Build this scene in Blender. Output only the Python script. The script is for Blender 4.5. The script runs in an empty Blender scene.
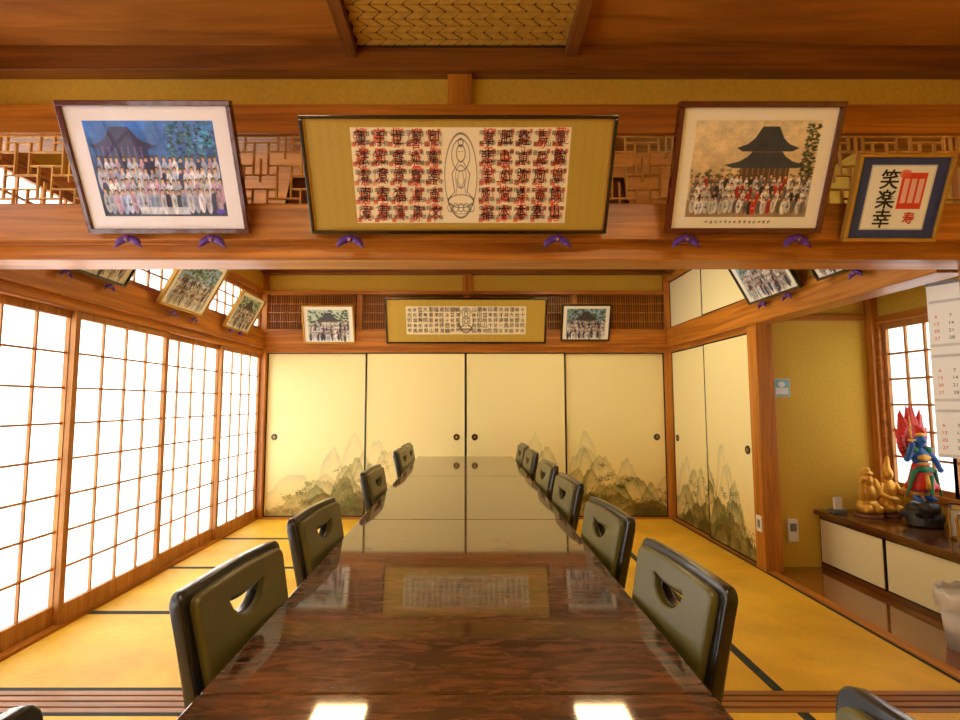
import bpy, bmesh, math, random
import numpy as np
from mathutils import Matrix, Vector
random.seed(7); np.random.seed(7)
scene=bpy.context.scene
R=math.radians

# ---------------------------------------------------------------- materials
def s2l(c):
    c=np.asarray(c,dtype=float)
    return np.where(c<=0.04045,c/12.92,((c+0.055)/1.055)**2.4)
def mk(name):
    m=bpy.data.materials.new(name); m.use_nodes=True
    nt=m.node_tree; b=nt.nodes['Principled BSDF']
    return m,nt,b
def pm(name,rgb,rough=.5,metal=0,coat=0,emit=None,estr=0,spec=.5,noise=0,nscale=30,bump=0):
    m,nt,b=mk(name)
    col=tuple(s2l([x/255 for x in rgb]))+(1,)
    b.inputs['Base Color'].default_value=col
    b.inputs['Roughness'].default_value=rough
    b.inputs['Metallic'].default_value=metal
    b.inputs['Coat Weight'].default_value=coat
    b.inputs['Coat Roughness'].default_value=.04
    b.inputs['Specular IOR Level'].default_value=spec
    if emit:
        b.inputs['Emission Color'].default_value=tuple(s2l([x/255 for x in emit]))+(1,)
        b.inputs['Emission Strength'].default_value=estr
    if noise or bump:
        tc=nt.nodes.new('ShaderNodeTexCoord'); n=nt.nodes.new('ShaderNodeTexNoise')
        n.inputs['Scale'].default_value=nscale; n.inputs['Detail'].default_value=5
        nt.links.new(tc.outputs['Object'],n.inputs['Vector'])
        if noise:
            r=nt.nodes.new('ShaderNodeValToRGB')
            r.color_ramp.elements[0].position=.3; r.color_ramp.elements[1].position=.7
            r.color_ramp.elements[0].color=tuple(c*(1-noise) for c in col[:3])+(1,)
            r.color_ramp.elements[1].color=tuple(min(1,c*(1+noise)) for c in col[:3])+(1,)
            nt.links.new(n.outputs['Fac'],r.inputs['Fac']); nt.links.new(r.outputs['Color'],b.inputs['Base Color'])
        if bump:
            bp=nt.nodes.new('ShaderNodeBump'); bp.inputs['Strength'].default_value=bump; bp.inputs['Distance'].default_value=.003
            nt.links.new(n.outputs['Fac'],bp.inputs['Height']); nt.links.new(bp.outputs['Normal'],b.inputs['Normal'])
    return m
def wood(name,dark,light,axis='X',rough=.38,coat=0,fine=22,bump=.05,coatr=.04,stretch=1.1,p0=.33,p1=.68,cior=1.5,dist=.7):
    m,nt,b=mk(name)
    tc=nt.nodes.new('ShaderNodeTexCoord'); mp=nt.nodes.new('ShaderNodeMapping')
    sc=[fine,fine,fine]; sc['XYZ'.index(axis)]=stretch
    mp.inputs['Scale'].default_value=sc
    n=nt.nodes.new('ShaderNodeTexNoise'); n.inputs['Scale'].default_value=1.0; n.inputs['Detail'].default_value=7
    n.inputs['Roughness'].default_value=.62; n.inputs['Distortion'].default_value=dist
    r=nt.nodes.new('ShaderNodeValToRGB'); e=r.color_ramp.elements
    e[0].position=p0; e[1].position=p1
    e[0].color=tuple(s2l([x/255 for x in dark]))+(1,); e[1].color=tuple(s2l([x/255 for x in light]))+(1,)
    nt.links.new(tc.outputs['Object'],mp.inputs['Vector']); nt.links.new(mp.outputs['Vector'],n.inputs['Vector'])
    nt.links.new(n.outputs['Fac'],r.inputs['Fac']); nt.links.new(r.outputs['Color'],b.inputs['Base Color'])
    b.inputs['Roughness'].default_value=rough; b.inputs['Coat Weight'].default_value=coat
    b.inputs['Coat Roughness'].default_value=coatr; b.inputs['Coat IOR'].default_value=cior
    if bump:
        bp=nt.nodes.new('ShaderNodeBump'); bp.inputs['Strength'].default_value=bump; bp.inputs['Distance'].default_value=.002
        nt.links.new(n.outputs['Fac'],bp.inputs['Height']); nt.links.new(bp.outputs['Normal'],b.inputs['Normal'])
    return m
WX=wood('cedar_grain_x',(142,80,16),(212,134,42),'X')
WY=wood('cedar_grain_y',(146,84,18),(214,138,44),'Y')
WZ=wood('cedar_grain_z',(150,86,20),(214,138,46),'Z')
CEIL=wood('ceiling_board',(146,86,26),(204,132,50),'X',rough=.5,fine=9)
CEILD=wood('ceiling_beam',(100,58,20),(150,92,36),'Y',rough=.5)
MOLD=wood('ceiling_molding',(104,58,18),(156,94,32),'X',rough=.45)
LAT=wood('lattice_wood',(206,148,68),(244,194,110),'Z',rough=.5)
SHJ=wood('shoji_wood',(152,96,36),(196,136,66),'Z',rough=.55)
TABLE=wood('table_burl_walnut',(24,10,4),(122,68,28),'X',rough=.45,coat=1,fine=26,bump=0,coatr=.05,stretch=6,p0=.38,p1=.72,cior=1.95,dist=1.8)
TABLE.node_tree.nodes['Principled BSDF'].inputs['Specular IOR Level'].default_value=.12
TDARK=pm('table_dark_edge',(38,22,14),.3,coat=.4)
ALCF=wood('alcove_floor_wood',(110,60,20),(160,96,38),'Y',rough=.12,coat=.8,fine=12,bump=0)
CABT=wood('cabinet_top_wood',(70,38,18),(110,62,28),'Y',rough=.18,coat=.6)
OCH=pm('ochre_plaster',(216,178,64),.9,noise=.08,nscale=60,bump=.15)
FBLK=pm('black_lacquer',(24,18,14),.25,coat=.5)
BACKBRD=pm('ranma_back_board',(112,62,26),.6)
LEATH=pm('olive_leather',(94,86,42),.32,noise=.06,nscale=9,bump=.03)
CHBLK=pm('chair_black_wood',(20,17,15),.28,coat=.4)
GOLDM=pm('gilt',(232,176,66),.36,metal=.5,noise=.1,nscale=40)
GOLDF=pm('gold_frame',(184,140,54),.35,metal=.5)
ROSE=pm('rosewood_frame',(84,18,18),.22,coat=.7)
PURP=pm('purple_silk',(84,36,140),.45)
WHITEP=pm('white_plastic',(232,230,222),.4)
BAG=pm('bag_plastic',(214,210,206),.35,noise=.12,nscale=14,bump=.3)
GREYP=pm('grey_plastic',(120,120,120),.4)
HERI=pm('tatami_border_cloth',(40,44,42),.8,noise=.6,nscale=120)
ROCK=pm('dark_rock',(40,36,30),.5,bump=.6,nscale=40,noise=.4)
BLUE=pm('statue_blue',(36,92,170),.35); TEAL=pm('statue_green',(24,120,84),.4); RED=pm('statue_red',(210,40,22),.4)
GOLDP=pm('statue_gold_paint',(226,170,56),.4,metal=.3); BROWNST=pm('statue_brown',(120,70,34),.5)
INK=pm('ink',(34,28,26),.7); INKB=pm('brown_ink',(84,64,44),.7); INKG=pm('print_grey',(60,60,66),.7)
REDINK=pm('red_ink',(206,50,28),.7); ORINK=pm('vermilion_ink',(220,78,44),.7)
def tatami(name,axis):
    m,nt,b=mk(name)
    tc=nt.nodes.new('ShaderNodeTexCoord'); mp=nt.nodes.new('ShaderNodeMapping')
    mp.inputs['Scale'].default_value=(220,14,1) if axis=='X' else (14,220,1)
    n=nt.nodes.new('ShaderNodeTexNoise'); n.inputs['Scale'].default_value=1; n.inputs['Detail'].default_value=3
    n2=nt.nodes.new('ShaderNodeTexNoise'); n2.inputs['Scale'].default_value=2.2; n2.inputs['Detail'].default_value=4
    mx=nt.nodes.new('ShaderNodeMath'); mx.operation='MULTIPLY_ADD'; mx.inputs[1].default_value=.55
    r=nt.nodes.new('ShaderNodeValToRGB'); e=r.color_ramp.elements
    e[0].position=.42; e[1].position=.95
    e[0].color=tuple(s2l([198/255,146/255,24/255]))+(1,); e[1].color=tuple(s2l([242/255,196/255,52/255]))+(1,)
    nt.links.new(tc.outputs['Object'],mp.inputs['Vector']); nt.links.new(mp.outputs['Vector'],n.inputs['Vector'])
    nt.links.new(tc.outputs['Object'],n2.inputs['Vector'])
    nt.links.new(n.outputs['Fac'],mx.inputs[0]); nt.links.new(n2.outputs['Fac'],mx.inputs[2])
    nt.links.new(mx.outputs[0],r.inputs['Fac']); nt.links.new(r.outputs['Color'],b.inputs['Base Color'])
    bp=nt.nodes.new('ShaderNodeBump'); bp.inputs['Strength'].default_value=.2; bp.inputs['Distance'].default_value=.002
    nt.links.new(n.outputs['Fac'],bp.inputs['Height']); nt.links.new(bp.outputs['Normal'],b.inputs['Normal'])
    b.inputs['Roughness'].default_value=.5
    return m
TATX=tatami('tatami_rush_x','X'); TATY=tatami('tatami_rush_y','Y')
def paper(name):
    m=bpy.data.materials.new(name); m.use_nodes=True; nt=m.node_tree; nt.nodes.clear()
    o=nt.nodes.new('ShaderNodeOutputMaterial'); a=nt.nodes.new('ShaderNodeBsdfDiffuse'); t=nt.nodes.new('ShaderNodeBsdfTranslucent'); x=nt.nodes.new('ShaderNodeMixShader')
    a.inputs[0].default_value=(.85,.85,.82,1); t.inputs[0].default_value=(.95,.95,.93,1); x.inputs[0].default_value=.6
    nt.links.new(a.outputs[0],x.inputs[1]); nt.links.new(t.outputs[0],x.inputs[2]); nt.links.new(x.outputs[0],o.inputs[0])
    return m
PAPER=paper('washi_paper')
def vcm(name,rough=.6,coat=0):
    m,nt,b=mk(name)
    v=nt.nodes.new('ShaderNodeVertexColor'); v.layer_name='Col'
    nt.links.new(v.outputs['Color'],b.inputs['Base Color'])
    b.inputs['Roughness'].default_value=rough; b.inputs['Coat Weight'].default_value=coat; b.inputs['Coat Roughness'].default_value=.02
    return m
PICG=vcm('glazed_print',.6,.3); PICM=vcm('painted_paper',.55,0)

# ---------------------------------------------------------------- mesh builder
class MB:
    def __init__(s): s.v=[];s.f=[];s.m=[];s.s=[]
    def _add(s,vs,fs,mat,sm=False,M=None):
        b=len(s.v)
        if M is not None: vs=[tuple(M@Vector(v)) for v in vs]
        s.v+=vs
        for f in fs: s.f.append([b+i for i in f]); s.m.append(mat); s.s.append(sm)
    def box(s,x0,x1,y0,y1,z0,z1,mat=0,M=None):
        vs=[(x0,y0,z0),(x1,y0,z0),(x1,y1,z0),(x0,y1,z0),(x0,y0,z1),(x1,y0,z1),(x1,y1,z1),(x0,y1,z1)]
        s._add(vs,[(0,3,2,1),(4,5,6,7),(0,1,5,4),(1,2,6,5),(2,3,7,6),(3,0,4,7)],mat,False,M)
    def quad(s,a,b,c,d,mat=0): s._add([a,b,c,d],[(0,1,2,3)],mat)
    def prism(s,p,z0,z1,mat=0,M=None,sm=False):
        n=len(p); vs=[(x,y,z0) for x,y in p]+[(x,y,z1) for x,y in p]
        fs=[tuple(range(n-1,-1,-1)),tuple(range(n,2*n))]+[(i,(i+1)%n,n+(i+1)%n,n+i) for i in range(n)]
        s._add(vs,fs,mat,sm,M)
    def cyl(s,p0,p1,r0,r1,seg=16,mat=0,M=None):
        p0=Vector(p0);p1=Vector(p1);d=(p1-p0).normalized()
        a=d.orthogonal().normalized();c=d.cross(a)
        vs=[]
        for p,r in ((p0,r0),(p1,r1)):
            for i in range(seg):
                t=2*math.pi*i/seg; vs.append(tuple(p+a*math.cos(t)*r+c*math.sin(t)*r))
        b=len(s.v)
        s._add(vs,[(i,(i+1)%seg,seg+(i+1)%seg,seg+i) for i in range(seg)],mat,True,M)
        s.f.append([b+i for i in range(seg-1,-1,-1)]);s.m.append(mat);s.s.append(False)
        s.f.append([b+seg+i for i in range(seg)]);s.m.append(mat);s.s.append(False)
    def sph(s,c,r,mat=0,rot=(0,0,0),M=None,nu=14,nv=9):
        from mathutils import Euler
        T=Matrix.Translation(c)@Euler(rot).to_matrix().to_4x4()@Matrix.Diagonal((r[0],r[1],r[2],1))
        if M is not None: T=M@T
        vs=[(0,0,1)]
        for j in range(1,nv):
            ph=math.pi*j/nv
            for i in range(nu):
                t=2*math.pi*i/nu; vs.append((math.sin(ph)*math.cos(t),math.sin(ph)*math.sin(t),math.cos(ph)))
        vs.append((0,0,-1)); L=len(vs)-1; fs=[]
        for i in range(nu): fs.append((0,1+i,1+(i+1)%nu))
        for j in range(nv-2):
            for i in range(nu):
                a=1+j*nu+i;b=1+j*nu+(i+1)%nu; fs.append((a,a+nu,b+nu,b))
        for i in range(nu): fs.append((L,L-nu+(i+1)%nu,L-nu+i))
        s._add(vs,fs,mat,True,T)
    def obj(s,name,mats,bevel=0,parent=None,remesh=0):
        me=bpy.data.meshes.new(name); me.from_pydata(s.v,[],s.f)
        for m in (mats if isinstance(mats,(list,tuple)) else [mats]): me.materials.append(m)
        me.polygons.foreach_set('material_index',s.m); me.polygons.foreach_set('use_smooth',s.s); me.update()
        o=bpy.data.objects.new(name,me); scene.collection.objects.link(o)
        if bevel:
            b=o.modifiers.new('bevel','BEVEL'); b.width=bevel; b.segments=2; b.limit_method='ANGLE'
        if remesh:
            r=o.modifiers.new('remesh','REMESH'); r.mode='VOXEL'; r.voxel_size=remesh; r.use_smooth_shade=True
            sm=o.modifiers.new('smooth','SMOOTH'); sm.iterations=2
        if parent: o.parent=parent
        return o
def empty(name,M=None):
    e=bpy.data.objects.new(name,None); e.empty_display_size=.1; scene.collection.objects.link(e)
    if M is not None: e.matrix_world=M
    return e
def simple(name,boxes,mats,bevel=.002,parent=None):
    b=MB()
    for q in boxes: b.box(*q)
    return b.obj(name,mats,bevel,parent)
def curve_solid(name,loops,depth,bevel,mat,M=None,parent=None):
    cu=bpy.data.curves.new(name,'CURVE'); cu.dimensions='2D'; cu.fill_mode='BOTH'; cu.extrude=depth/2; cu.bevel_depth=bevel; cu.bevel_resolution=2
    for lp in loops:
        sp=cu.splines.new('POLY'); sp.points.add(len(lp)-1); sp.use_cyclic_u=True
        for i,(x,y) in enumerate(lp): sp.points[i].co=(x,y,0,1)
    t=bpy.data.objects.new('tmp',cu); scene.collection.objects.link(t)
    dg=bpy.context.evaluated_depsgraph_get(); me=bpy.data.meshes.new_from_object(t.evaluated_get(dg))
    bpy.data.objects.remove(t); me.name=name; me.materials.clear(); me.materials.append(mat)
    if M is not None: me.transform(M)
    o=bpy.data.objects.new(name,me); scene.collection.objects.link(o)
    if parent: o.parent=parent
    return o
def text_obj(name,body,size,mat,M,parent=None,depth=.0006,sc=1.,sl=1.,off=.012):
    cu=bpy.data.curves.new(name,'FONT'); cu.body=body; cu.size=size; cu.align_x='CENTER'; cu.align_y='CENTER'; cu.extrude=depth; cu.offset=size*off
    cu.space_character=sc; cu.space_line=sl; cu.resolution_u=3
    t=bpy.data.objects.new('tmp',cu); scene.collection.objects.link(t)
    dg=bpy.context.evaluated_depsgraph_get(); me=bpy.data.meshes.new_from_object(t.evaluated_get(dg))
    bpy.data.objects.remove(t); me.materials.clear(); me.materials.append(mat); me.transform(M)
    o=bpy.data.objects.new(name,me); scene.collection.objects.link(o)
    if parent: o.parent=parent
    return o
KAN='奉拝納大悲殿観世音薬師如来寺院山光明本尊阿弥陀釈迦文殊普賢地蔵不動尊千手十一面聖如意輪馬頭准胝経印福寿法華蓮'
CACHE={}
def text_grid(name,x0,x1,y0,y1,rows,cols,size,mat,parent,z,jit=0,off=.015,chars=KAN,ys=1.0):
    """one mesh of single characters on a grid (placed one by one so spacing is exact)"""
    vs=[];fs=[]
    for i in range(cols):
        for j in range(rows):
            ch=random.choice(chars)
            if (ch,off) not in CACHE:
                cu=bpy.data.curves.new('t','FONT'); cu.body=ch; cu.size=1; cu.align_x='CENTER'; cu.align_y='CENTER'; cu.offset=off; cu.resolution_u=2
                t=bpy.data.objects.new('tmp',cu); scene.collection.objects.link(t)
                d=bpy.context.evaluated_depsgraph_get(); me=bpy.data.meshes.new_from_object(t.evaluated_get(d)); bpy.data.objects.remove(t)
                CACHE[(ch,off)]=([tuple(v.co) for v in me.vertices],[tuple(p.vertices) for p in me.polygons])
            V,F=CACHE[(ch,off)]; b=len(vs); s_=size*(1+random.uniform(-.15,.2)*(jit>0)); a=random.uniform(-.12,.12)*(jit>0)
            cx=x0+(x1-x0)*(i+.5)/cols+random.uniform(-jit,jit); cy=y0+(y1-y0)*(j+.5)/rows+random.uniform(-jit,jit)
            ca,sa=math.cos(a)*s_,math.sin(a)*s_
            for v in V: vs.append((cx+v[0]*ca-v[1]*sa,cy+(v[0]*sa+v[1]*ca)*ys,z))
            fs+=[tuple(b+k for k in f) for f in F]
    me=bpy.data.meshes.new(name); me.from_pydata(vs,[],fs); me.materials.append(mat)
    o=bpy.data.objects.new(name,me); scene.collection.objects.link(o); o.parent=parent
    return o

# ---------------------------------------------------------------- canvas (vertex-colour pictures)
class Cv:
    def __init__(s,w,h,bg):
        s.w=w;s.h=h;s.a=np.ones((h,w,3))*np.array(bg)/255.
    def _win(s,x0,y0,x1,y1):
        x0=max(0,int(x0)-2);y0=max(0,int(y0)-2);x1=min(s.w,int(x1)+3);y1=min(s.h,int(y1)+3)
        if x1<=x0 or y1<=y0: return None
        Y,X=np.mgrid[y0:y1,x0:x1]; return x0,y0,x1,y1,X+.5,Y+.5
    def _bl(s,w,mask,col,al):
        x0,y0,x1,y1=w[:4]; m=(np.clip(mask,0,1)*al)[...,None]
        s.a[y0:y1,x0:x1]=s.a[y0:y1,x0:x1]*(1-m)+np.array(col)/255.*m
    def ell(s,cx,cy,rx,ry,col,al=1,soft=1.):
        w=s._win(cx-rx,cy-ry,cx+rx,cy+ry)
        if w is None:return
        d=np.sqrt(((w[4]-cx)/rx)**2+((w[5]-cy)/ry)**2); s._bl(w,(1-d)*min(rx,ry)/soft+.5,col,al)
    def ring(s,cx,cy,rx,ry,t,col,al=1):
        w=s._win(cx-rx-t,cy-ry-t,cx+rx+t,cy+ry+t)
        if w is None:return
        d=np.abs(np.sqrt(((w[4]-cx)/rx)**2+((w[5]-cy)/ry)**2)-1)*min(rx,ry); s._bl(w,(t/2-d)+.5,col,al)
    def rect(s,x0,y0,x1,y1,col,al=1):
        w=s._win(x0,y0,x1,y1)
        if w is None:return
        m=np.minimum(np.minimum(w[4]-x0,x1-w[4]),np.minimum(w[5]-y0,y1-w[5])); s._bl(w,m+.5,col,al)
    def line(s,x0,y0,x1,y1,t,col,al=1):
        w=s._win(min(x0,x1)-t,min(y0,y1)-t,max(x0,x1)+t,max(y0,y1)+t)
        if w is None:return
        dx,dy=x1-x0,y1-y0;L=dx*dx+dy*dy+1e-9
        u=np.clip(((w[4]-x0)*dx+(w[5]-y0)*dy)/L,0,1); d=np.hypot(w[4]-x0-u*dx,w[5]-y0-u*dy); s._bl(w,t/2-d+.5,col,al)
    def poly(s,p,col,al=1):
        xs=[q[0] for q in p];ys=[q[1] for q in p]; w=s._win(min(xs),min(ys),max(xs),max(ys))
        if w is None:return
        m=None
        for i in range(len(p)):
            (xa,ya),(xb,yb)=p[i],p[(i+1)%len(p)]; l=math.hypot(xb-xa,yb-ya)+1e-9
            d=((xb-xa)*(w[5]-ya)-(yb-ya)*(w[4]-xa))/l; m=d if m is None else np.minimum(m,d)
        s._bl(w,m+.5,col,al)
    def vgrad(s,x0,y0,x1,y1,c0,c1):
        n=12
        for i in range(n):
            t=(i+.5)/n; s.rect(x0,y0+(y1-y0)*i/n,x1,y0+(y1-y0)*(i+1)/n+.5,[c0[k]*(1-t)+c1[k]*t for k in range(3)])
    def speck(s,x0,y0,x1,y1,amp):
        x0,y0,x1,y1=map(int,(x0,y0,x1,y1)); n=vnoise(y1-y0,x1-x0,2,5)[...,None]; f=np.random.rand(y1-y0,x1-x0,1)
        s.a[y0:y1,x0:x1]*=1+amp*(n-.5)*2+amp*.6*(f-.5)
    def obj(s,name,W,H,mat,M,parent=None):
        w,h=s.w,s.h
        X,Y=np.meshgrid(np.linspace(0,W,w),np.linspace(0,H,h))
        co=np.zeros((h*w,3));co[:,0]=X.ravel();co[:,1]=Y.ravel()
        Mn=np.array(M); co=co@Mn[:3,:3].T+Mn[:3,3]
        idx=np.arange(h*w).reshape(h,w)
        f=np.stack([idx[:-1,:-1],idx[:-1,1:],idx[1:,1:],idx[1:,:-1]],-1).reshape(-1,4)
        me=bpy.data.meshes.new(name); me.vertices.add(h*w); me.vertices.foreach_set('co',co.ravel())
        n=len(f); me.loops.add(n*4); me.loops.foreach_set('vertex_index',f.ravel().astype(np.int32))
        me.polygons.add(n); me.polygons.foreach_set('loop_start',(np.arange(n)*4).astype(np.int32))
        me.polygons.foreach_set('loop_total',np.full(n,4,dtype=np.int32))
        me.update(calc_edges=True)
        at=me.color_attributes.new('Col','FLOAT_COLOR','POINT')
        c=np.ones((h*w,4)); c[:,:3]=s2l(np.clip(s.a,0,1)).reshape(-1,3); at.data.foreach_set('color',c.ravel())
        me.materials.append(mat)
        o=bpy.data.objects.new(name,me); scene.collection.objects.link(o)
        if parent:o.parent=parent
        return o
def vnoise(h,w,cell,octs,seed=None):
    r=np.random.RandomState(seed if seed is not None else random.randint(0,9999)); out=np.zeros((h,w));amp=1;tot=0
    c=cell*2**(octs-1)
    for o in range(octs):
        gh=int(h/c)+3;gw=int(w/c)+3;g=r.rand(gh,gw)
        y=np.arange(h)/c;x=np.arange(w)/c;yi=y.astype(int);xi=x.astype(int);fy=(y-yi);fx=(x-xi);fy=(fy*fy*(3-2*fy))[:,None];fx=(fx*fx*(3-2*fx))[None,:]
        a=g[yi][:,xi];b=g[yi][:,xi+1];cc=g[yi+1][:,xi];d=g[yi+1][:,xi+1]
        out+=amp*((a*(1-fx)+b*fx)*(1-fy)+(cc*(1-fx)+d*fx)*fy);tot+=amp;amp*=.65;c/=2
    return out/tot
def rnd(a,b): return random.uniform(a,b)
def glyph(c,x,y,r,col,t=1.,n=7):
    for _ in range(n):
        if random.random()<.5:
            yy=y+rnd(-r,r); c.line(x-rnd(.4,1)*r,yy,x+rnd(.4,1)*r,yy+rnd(-.1,.3)*r,t,col)
        else:
            xx=x+rnd(-r,r)*.8; c.line(xx,y-rnd(.2,1)*r,xx+rnd(-.3,.3)*r,y+rnd(.2,1)*r,t,col)

def people(c,x0,x1,y0,rows,rh,hw,cloth):
    for r in range(rows-1,-1,-1):
        y=y0+r*rh*.95; n=int((x1-x0)/(hw*1.9))
        for i in range(n):
            x=x0+(i+.5+(.5 if r%2 else 0))*(x1-x0)/n+rnd(-2.2,2.2); yy=y+rnd(-2.5,2.5); k=rnd(.85,1.1)
            cl=random.choice(cloth); sh=rnd(.75,1.0); cl=[q*sh for q in cl]
            c.ell(x,yy,hw*1.1*k,rh*.95,cl); c.ell(x+rnd(-.6,.6)*hw,yy-rh*.1,hw*.4,rh*.6,[q*.68 for q in cl],.6)
            c.line(x-hw*.35,yy+rh*.55,x,yy+rh*.1,1,(60,50,60),.6); c.line(x+hw*.35,yy+rh*.55,x,yy+rh*.1,1,(60,50,60),.6)
            if random.random()<.5: c.rect(x-hw*.6,yy-rh*.2,x+hw*.5,yy+rh*.05,random.choice([(40,40,70),(120,100,150),(190,180,170),(70,70,76)]),.7)
            c.ell(x,yy+rh*1.12,hw*.60*k,hw*.8,(34,28,28)); c.ell(x,yy+rh*1.03,hw*.48*k,hw*.60,(rnd(196,224),rnd(146,172),rnd(112,138))); c.line(x-hw*.25,yy+rh*1.08,x+hw*.25,yy+rh*1.08,.8,(110,70,60),.5)
def blobs(c,n,xa,xb,ya,yb,ra,rb,cols,al=.8):
    for _ in range(n): c.ell(rnd(xa,xb),rnd(ya,yb),rnd(ra,rb),rnd(ra,rb)*.7,random.choice(cols),al)
def roof(c,cx,y,w,h,col):
    for k in (-1,1):
        p=[(cx,y),(cx+k*w*.8,y),(cx+k*w,y+h*.14)]; c.poly(p if k>0 else p[::-1],col)
        p=[(cx,y),(cx+k*w*.8,y),(cx+k*w,y+h*.14),(cx+k*w*.66,y+h*.30),(cx,y+h*.30)]; c.poly(p if k>0 else p[::-1],col)
        p=[(cx,y+h*.25),(cx+k*w*.68,y+h*.28),(cx+k*w*.42,y+h*.58),(cx,y+h*.58)]; c.poly(p if k>0 else p[::-1],col)
        p=[(cx,y+h*.52),(cx+k*w*.46,y+h*.54),(cx+k*w*.26,y+h),(cx,y+h)]; c.poly(p if k>0 else p[::-1],col)
        for q in range(5): c.line(cx+k*w*(.1+.13*q),y+h*.05,cx+k*w*(.03+.055*q),y+h*.95,.8,[v*.7 for v in col],.5)
def pic_group(w,h,kind=0,mat_col=(238,232,236),mt=.1):
    c=Cv(w,h,mat_col); mx=w*mt; my=h*mt*1.1
    x0,x1,y0,y1=mx,w-mx,my,h-my; H=y1-y0; W=x1-x0
    if kind==0:
        c.vgrad(x0,y0,x1,y1,(24,28,56),(52,116,220))
        blobs(c,340,x0+W*.62,x1-4,y0+H*.40,y1-3,2,6,[(10,56,70),(20,90,110),(8,30,46),(40,120,150),(80,170,220)],.75)
        blobs(c,120,x0+4,x0+W*.5,y0+H*.45,y0+H*.75,2,5,[(30,60,120),(16,30,80),(70,110,180),(26,50,70)],.75)
        c.rect(x0+W*.08,y0+H*.5,x0+W*.46,y0+H*.76,(36,34,84),.85); roof(c,x0+W*.27,y0+H*.72,W*.26,H*.22,(50,44,96))
        for q in range(7): c.rect(x0+W*(.1+.05*q),y0+H*.5,x0+W*(.115+.05*q),y0+H*.74,(110,90,140),.7)
        c.rect(x0,y0,x1,y0+H*.2,(22,22,56)); 
        people(c,x0+6,x1-8,y0+H*.14,4,H*.12,w*.019,[(220,220,248),(190,200,244),(240,240,252),(30,30,84),(160,172,230),(226,218,250),(214,170,210)])
        c.ell(x1-14,y0+10,10,6,(84,50,190),.9); c.rect(x0+W*.3,y0+H*.02,x0+W*.7,y0+H*.10,(220,222,240),.8)
        c.speck(x0,y0,x1,y1,.3)
        c.rect(x0,y1,x1,h,mat_col);c.rect(x1,0,w,h,mat_col);c.rect(x0,0,x1,y0,mat_col);c.rect(0,0,x0,h,mat_col)
    elif kind==1:
        c.vgrad(x0,y0,x1,y1,(186,150,100),(230,210,172))
        cx=x0+W*.60; b=y0+H*.44
        blobs(c,120,x0+2,x0+W*.5,y0+H*.28,y0+H*.5,2,6,[(82,80,46),(116,104,64),(66,72,42)],.6)
        c.rect(cx-W*.20,b-H*.12,cx+W*.20,b+H*.14,(82,56,42))
        for q in range(9): c.rect(cx-W*.19+W*.045*q,b-H*.1,cx-W*.18+W*.045*q,b+H*.1,(146,110,78),.8)
        roof(c,cx,b+H*.08,W*.33,H*.22,(50,54,66)); c.rect(cx-W*.12,b+H*.24,cx+W*.12,b+H*.31,(112,84,62))
        roof(c,cx,b+H*.25,W*.25,H*.25,(44,50,66))
        blobs(c,200,x1-W*.11,x1-3,y0+H*.25,y1-H*.03,2,5,[(44,50,32),(66,72,42),(30,36,28)],.75)
        c.rect(x0,y0,x1,y0+H*.18,(150,124,96))
        people(c,x0+6,x1-6,y0+H*.11,4,H*.08,w*.017,[(244,236,224),(250,246,238),(40,36,46),(206,50,38),(130,116,110),(232,226,234),(244,234,218)])
        c.speck(x0,y0,x1,y1,.22)
        c.rect(w*.2,my*.3,w*.72,my*.8,(236,228,206)); 
        for i in range(14): glyph(c,w*.24+i*w*.033,my*.55,3,(70,64,60),1,5)
    else:
        sky=random.choice([(140,176,216),(180,196,180),(130,164,190)])
        c.rect(x0,y0,x1,y1,sky)
        blobs(c,120,x0+2,x1-2,y0+H*.55,y1-2,2,4,[(30,64,30),(60,94,50),(84,72,50),(104,126,90)])
        if random.random()<.6: roof(c,x0+W*.5,y0+H*.6,W*.3,H*.3,(60,56,62))
        people(c,x0+3,x1-3,y0+3,4,h*.11,w*.024,[(240,240,244),(46,46,80),(206,190,180),(244,244,244)])
        c.speck(x0,y0,x1,y1,.22)
    return c
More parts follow.
